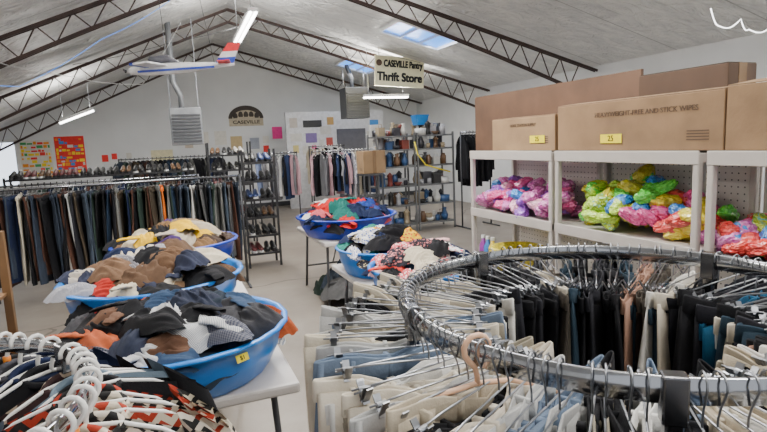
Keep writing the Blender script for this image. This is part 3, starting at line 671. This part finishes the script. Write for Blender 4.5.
put('tail_fin',fin(.40,.63,.01,.09,.035),M_ab,None,root); put('tail_fin',fin(.456,.665,.09,.16,.035),M_aw,None,root); put('tail_fin',fin(.512,.70,.16,.26,.05),M_ar,None,root)
m=MB(); m.box(.45,.60,-.2,.2,.02,.032); put('tailplane',m.mesh('tp'),M_ar,None,root)
m=MB(); m.box(-.50,.4,-.074,-.060,-.035,-.01); put('fuselage_stripe',m.mesh('fs'),M_ab,None,root)
m=MB(); m.tube([(-.62,0,0),(-.66,0,0)],.02,10); m.box(-.645,-.635,-.14,.14,-.012,.012); put('propeller',m.mesh('pr'),M_black,None,root)
m=MB(); m.tube([(-.15,0,.12),(-.15,0,1.1)],.003,5); m.tube([(.4,0,.03),(.3,0,1.1)],.003,5); put('hanging_wire',m.mesh('hw'),M_black,None,root)
# ---------------------------------------------------------------- wall posters and notices
def flat(name,x0,x1,z0,z1,m,label,cat,y=YB-.001,th=.008):
    o=put(name,MB().box(x0,x1,y-th,y,z0,z1).mesh(name),m); return tag(o,label,cat)
CM={}
def cm(c):
    if c not in CM: CM[c]=mat('print_%d'%len(CM),c,.6,0,.08)
    return CM[c]
Yl=(.9,.65,.02);Rd=(.8,.03,.02);Gn=(.05,.35,.10);Bl=(.05,.25,.6);Wt=(.7,.68,.62);Or=(.85,.3,.02);Bk=(.03,.03,.03);Pl=(.62,.60,.55)
def poster(x0,x1,z0,z1,bg,cols,label,seed):
    o=flat('poster',x0,x1,z0,z1,cm(bg),label,'poster'); W,H=x1-x0,z1-z0; r=random.Random(seed)
    for j in range(10):
        a=.04
        while a<.9:
            b=min(.96,a+r.uniform(.05,.2)); d0=.03+j*.096; d1=d0+r.uniform(.04,.085)
            c=r.choice(cols)
            q=MB().box(x0+a*W,x0+b*W,YB-.014,YB-.009,z0+d0*H,z0+d1*H).mesh('pp'); put('printed_panel',q,cm(c),None,o)
            a=b+.025
poster(-3.20,-2.55,1.12,2.03,Wt,[Yl,Rd,Or,Gn,Yl,Rd,Wt,Yl,Or],'collage poster in yellow orange and red',3)
poster(-2.48,-1.85,1.2,2.10,Rd,[Yl,Rd,Yl,Wt,Or,Rd,Bl,Yl],'bright red and yellow poster',8)
flat('notice',-.38,.14,1.08,1.68,mat('notice_paper',(.72,.66,.42),.6),'pale yellow paper notice on the white wall','notice')
for(x,z,s,c,l)in((-1.5,1.45,.14,Rd,'small red notice'),(-1.28,1.5,.12,Rd,'small red notice'),(-.95,1.5,.12,Pl,'small white notice'),(2.72,1.85,.27,(.85,.04,.28),'bright pink paper notice'),(1.2,1.75,.3,Wt,'white paper notice'),(1.6,1.6,.3,(.55,.42,.22),'tan paper notice'),(2.1,1.6,.25,(.35,.38,.45),'grey blue paper notice'),(.8,1.8,.25,Wt,'white paper notice'),(2.45,1.5,.15,Rd,'red paper notice'),(1.95,1.3,.2,Wt,'white paper notice'),(.45,1.7,.2,(.5,.42,.34),'tan paper notice'),(2.45,1.75,.16,Wt,'white paper notice')):
    flat('notice',x,x+s,z,z+s*1.2,cm(c),l+' pinned on the white wall','notice')
for(x,z,w_,h_,c)in((3.0,1.75,.3,.2,Pl),(3.4,1.7,.3,.25,(.2,.14,.34)),(3.05,1.45,.15,.2,(.6,.5,.2)),(3.8,1.9,.3,.22,Pl),(5.1,1.5,.35,.45,Pl),(3.95,1.6,.18,.22,(.45,.08,.06)),(5.2,2.05,.25,.2,Bl),(3.35,2.1,.5,.18,Bk),(3.0,2.1,.2,.25,(.5,.45,.4)),(3.75,1.6,.13,.17,Pl),(4.0,2.15,.18,.2,(.5,.3,.1)),(3.3,1.4,.18,.22,Pl),(3.55,1.45,.14,.18,(.8,.05,.25))):
    flat('notice',x,x+w_,z,z+h_,cm(c),'small coloured notice on the office wall','notice',13.999)
M_ec=mat('emblem_cream',(.50,.43,.31),.6); M_eb=mat('emblem_brown',(.04,.028,.02),.6)
root=flat('wall_emblem',1.60,2.50,2.22,2.42,M_ec,'brown and cream arched shop emblem with lettering','sign')
def arch(r0,rz,th,nm,mm):
    m=MB(); pts=[(r0*math.cos(a),rz*math.sin(a)) for a in [pi*i/24 for i in range(25)]]
    m.add([(x,-th,z) for x,z in pts]+[(x,0,z) for x,z in pts],[tuple(range(25)),tuple(range(49,24,-1))]+[(i,i+1,i+26,i+25) for i in range(24)])
    put(nm,m.mesh('ea'),mm,T(2.05,YB-.006,2.42),root)
arch(.46,.34,.010,'emblem_arch',M_eb); arch(.36,.22,.014,'emblem_field',M_ec)
for k in range(5):
    m=MB(); m.lathe([(.001,0),(.05,0),(.065,.05),(.045,.12),(.001,.15)],12); put('emblem_figure',m.mesh('ef',1,True),M_eb,T(1.77+.14*k,YB-.022,2.43+(.03 if k in(1,2,3) else 0),s=(1,.1,1)),root)
put('lettering',bold_text('CASEVILLE',.12,.003,.003,.70),M_eb,T(2.05,YB-.014,2.32,0,pi/2),root)
# ---------------------------------------------------------------- wire towers with shoes
def shoe_mesh():
    up=MB(); n=10; secs=[(-.13,.03,.07),(-.10,.036,.085),(-.04,.036,.075),(.02,.040,.055),(.08,.045,.042),(.12,.035,.03),(.14,.015,.018)]
    vs=[]
    for x,w_,h_ in secs:
        for j in range(n):
            a=2*pi*j/n; vs.append((x,w_*math.cos(a),.018+h_*(.5+.5*math.sin(a))))
    k=len(secs); up.add(vs,[(i*n+j,i*n+(j+1)%n,(i+1)*n+(j+1)%n,(i+1)*n+j) for i in range(k-1) for j in range(n)]+[tuple(range(n)),tuple((k-1)*n+j for j in range(n))])
    so=MB(); pts=[(-.135,.03),(-.05,.033),(.06,.045),(.13,.032),(.15,0)]; pl=pts+[(x,-y) for x,y in reversed(pts[:-1])]
    q=len(pl); so.add([(x,y,0) for x,y in pl]+[(x,y,.02) for x,y in pl],[tuple(range(q)),tuple(range(2*q-1,q-1,-1))]+[(i,(i+1)%q,(i+1)%q+q,i+q) for i in range(q)])
    return up.mesh('shoe',1,True),so.mesh('sole')
SH,SO=shoe_mesh(); SHM=[mat('shoe_%d'%i,c,.45) for i,c in enumerate([(.012,.012,.012),(.02,.02,.02),(.10,.05,.02),(.12,.03,.03),(.03,.05,.14),(.45,.42,.38),(.015,.015,.015)])]
def wire_unit(x0,x1,y0,y1,zs,H,label,m=M_black):
    root=bpy.data.objects.new('wire_shelf',None); SC.objects.link(root); cx,cy=(x0+x1)/2,(y0+y1)/2; root.location=(cx,cy,0); tag(root,label,'shelf','open metal shelves')
    hx,hy=(x1-x0)/2,(y1-y0)/2
    for sx in(-1,1):
        for sy in(-1,1):
            q=MB(); q.box(sx*hx-.014,sx*hx+.014,sy*hy-.014,sy*hy+.014,0,H); put('post',q.mesh('p'),m,None,root)
    for z in zs:
        q=MB(); q.box(-hx,hx,-hy-.005,-hy+.01,z-.03,z); q.box(-hx,hx,hy-.01,hy+.005,z-.03,z); q.box(-hx,-hx+.01,-hy,hy,z-.03,z); q.box(hx-.01,hx,-hy,hy,z-.03,z)
        k=int((x1-x0)/.035)
        for i in range(k): xx=-hx+(i+.5)*(2*hx)/k; q.box(xx-.008,xx+.008,-hy,hy,z-.006,z)
        put('shelf',q.mesh('s'),m,None,root)
def shoes(x0,x1,y,zs,step=.19):
    for z in zs:
        x=x0+.07
        while x<x1-.04:
            mm=SHM[rnd.randrange(7)]
            for d in(0,.085):
                o=put('shoe',SH,mm,T(x+d,y,z,-pi/2+rnd.uniform(-.15,.15),s=(.9,.9,1.25))); tag(o,'worn second-hand shoe on an open wire shelf','shoe','shoes on the wire shelves'); put('sole',SO,M_white if rnd.random()<.2 else M_black,None,o)
            x+=step
zsK=(.2,.45,.7,.95,1.2,1.45)
wire_unit(.92,1.35,7.45,7.8,zsK,1.62,'black wire shelf tower holding shoes'); shoes(.93,1.35,7.6,zsK)
zs2=(.3,.55,.8,1.05,1.3,1.55)
wire_unit(.62,1.3,9.3,9.65,zs2,1.75,'black wire shelf holding rows of shoes'); shoes(.63,1.3,9.45,zs2)
wire_unit(-2.3,.3,9.6,9.95,(.9,1.32),1.35,'long wire shelf of shoes behind the coat rail'); shoes(-2.28,.3,9.75,(1.32,))
M_mid=mat('mid_grey_metal',(.16,.165,.17),.4,.3,.1)
wire_unit(3.4,4.12,8.85,9.3,(.15,.5,.85,1.2,1.5,1.74),1.78,'grey metal shelf of housewares',M_mid)
wire_unit(4.18,4.9,8.85,9.3,(.15,.5,.85,1.2,1.5,1.74),1.78,'grey metal shelf of kitchenware',M_mid)
HW=[('bowl',[(.001,0),(.035,0),(.075,.06),(.07,.06),(.03,.01),(.001,.01)]),('mug',[(.001,0),(.036,0),(.038,.09),(.034,.09),(.032,.01),(.001,.01)]),('vase',[(.001,0),(.04,0),(.06,.08),(.025,.16),(.035,.2),(.03,.2),(.001,.16)]),('jar',[(.001,0),(.045,0),(.045,.12),(.03,.14),(.03,.16),(.001,.16)]),('pot',[(.001,0),(.085,0),(.09,.1),(.084,.1),(.08,.01),(.001,.01)]),('lantern',[(.001,0),(.05,0),(.05,.02),(.04,.03),(.04,.15),(.055,.16),(.01,.21),(.001,.22)])]
HWM=[(n,MB().lathe(p,16).mesh(n,1,True)) for n,p in HW]
bx=MB().box(-.07,.07,-.05,.05,0,.15).box(-.073,.073,-.053,.053,.15,.175); HWM.append(('storage_tin',bx.mesh('tin')))
bb=MB().box(-.06,.06,-.04,.04,0,.13).tube([(-.03,0,.13),(-.03,0,.18),(.03,0,.18),(.03,0,.13)],.006,6); HWM.append(('handbag',bb.mesh('bag')))
HWC=[mat('ware_%d'%i,c,.3) for i,c in enumerate([(.6,.6,.58),(.20,.04,.03),(.03,.08,.2),(.15,.08,.04),(.02,.02,.02),(.4,.4,.42),(.04,.04,.05),(.35,.28,.18),(.55,.54,.5),(.1,.1,.11)])]
HDL=MB().tube([(.036,0,.07),(.06,0,.065),(.062,0,.04),(.036,0,.025)],.005,6).mesh('hd',1,True)
for (xa,xb) in((3.42,4.1),(4.2,4.88)):
    for z in(.15,.5,.85,1.2,1.5,1.74):
        x=xa+.09
        while x<xb-.05:
            for y in(8.94,9.08,9.22):
                n_,me=HWM[rnd.randrange(8)]
                o=put(n_,me,HWC[rnd.randrange(10)],T(x,y,z,rnd.uniform(0,6) if n_ not in('storage_tin','handbag') else rnd.uniform(-.3,.3),s=rnd.uniform(.95,1.25))); tag(o,'second-hand '+n_.replace('_',' ')+' standing on the metal shelf',n_.replace('_',' '),'housewares on the metal shelves')
                if n_=='mug': put('handle',HDL,HWC[0],None,o)
            x+=.15
carton(3.05,3.45,8.6,8.95,1.12,1.5,M_card2,'brown cardboard carton on a small stand',None)
wire_unit(3.03,3.36,8.55,8.85,(.35,.75,1.115),1.118,'small metal stand carrying a carton',M_dgrey)
m=MB(); m.lathe([(.001,0),(.14,0),(.17,.16),(.18,.16),(.18,.18),(.16,.18),(.13,.012),(.001,.012)],4); o=put('plastic_crate',m.mesh('cr'),mat('blue_crate',(.01,.2,.6),.4),T(4.35,9.07,1.92,pi/4)); tag(o,'blue plastic basket on top of the metal shelf','basket'); 
m=MB(); m.tube([(4.1,8.8,1.62),(4.15,8.79,1.4),(4.3,8.78,1.2),(4.55,8.78,1.12),(4.8,8.8,1.05)],.012,8); o=put('yellow_hose',m.mesh('yh',1,True),M_yel); tag(o,'yellow cord draped across the metal shelf','cord')
# ---------------------------------------------------------------- clothes under tubs, wooden stand
for i in range(26):
    if i<15: x,y,z=1.36+.035*i%.5,2.98+.1*i,.06+.10*(i%3)
    else: x,y,z=1.55+.05*((i*3)%8),5.15+.075*(i-15),.06+.10*(i%3)
    M=T(x,y,z,rnd.uniform(0,6),rnd.uniform(-.2,.2),0,(.23,.2,.19))
    o=put('garment',CR[rnd.randrange(12)],P_dark[rnd.randrange(11)],M); tag(o,'dark garment piled under the low table','clothing','clothes under the low tables')
root=bpy.data.objects.new('wooden_stand',None); SC.objects.link(root); root.location=(-1.25,3.6,0); tag(root,'oak wooden display stand with slatted shelves','stand')
for sx in(-.2,.28):
    for sy in(-.2,.2):
        put('post',MB().box(sx-.022,sx+.022,sy-.022,sy+.022,0,1.22).mesh('p'),M_wood,None,root,.004)
for z in(.3,.6,.85): put('shelf',MB().box(-.2,.28,-.2,.2,z-.02,z).mesh('s'),M_wood,None,root,.003)
for z in(.3,.6,.85):
    for k in range(2):
        o=put('folded_towel',CR[k+3],P_p3[(k*3+int(z*10))%7],T(-1.15+.14*k-.05,3.55,z+.02,k,0,0,(.12,.14,.1))); tag(o,'folded garment on the wooden stand','clothing','folded clothes on the wooden stand')
for i,(pts,mm,l) in enumerate([([(-1.8,7.2,2.75),(-1.0,7.2,2.55),(-.2,7.2,2.45),(.3,7.3,3.2)],M_white,'thin white cord sagging under the roof'),([(-2.4,7.5,2.6),(-1.5,7.4,2.45),(-.6,7.4,3.0),(.2,7.5,3.5)],mat('blue_string_light',(.1,.3,.9),.4,emit=1),'blue string of lights sagging from the truss'),([(-1.2,9.5,3.0),(.2,9.5,3.35),(1.6,9.5,3.75),(3.0,9.5,3.5),(4.6,9.5,3.1)],M_black,'black electric cable sagging between the trusses'),([(3.30,2.55,2.40),(3.32,2.5,2.28),(3.40,2.42,2.31),(3.42,2.38,2.24),(3.52,2.3,2.25)],mat('white_neon',(1,1,1),.3,emit=4),'squiggly white glowing tube hanging in the air')]):
    m=MB(); 
    P=[Vector(p) for p in pts]; fine=[]
    for a,b in zip(P,P[1:]):
        for k in range(6): fine.append(a.lerp(b,k/6)+Vector((0,0,-.03*math.sin(pi*k/6))))
    fine.append(P[-1]); m.tube(fine,.004,6); o=put('hanging_cord',m.mesh('s',1,True),mm); tag(o,l,'cord')
# ---------------------------------------------------------------- camera
f=540;yaw=math.radians(21.4);p=math.radians(7.85);th=math.radians(2.5)
F=Vector((math.sin(yaw)*math.cos(p),math.cos(yaw)*math.cos(p),-math.sin(p)))
R0=Vector((math.cos(yaw),-math.sin(yaw),0));U0=R0.cross(F)
Rv=R0*math.cos(th)-U0*math.sin(th);Uv=U0*math.cos(th)+R0*math.sin(th)
cam=bpy.data.cameras.new('camera'); cam.sensor_width=36; cam.lens=f/767*36; cam.clip_start=.02
co=bpy.data.objects.new('camera',cam); SC.objects.link(co)
co.matrix_world=Matrix(((Rv.x,Uv.x,-F.x,0),(Rv.y,Uv.y,-F.y,0),(Rv.z,Uv.z,-F.z,1.65),(0,0,0,1)))
bpy.context.scene.camera=co
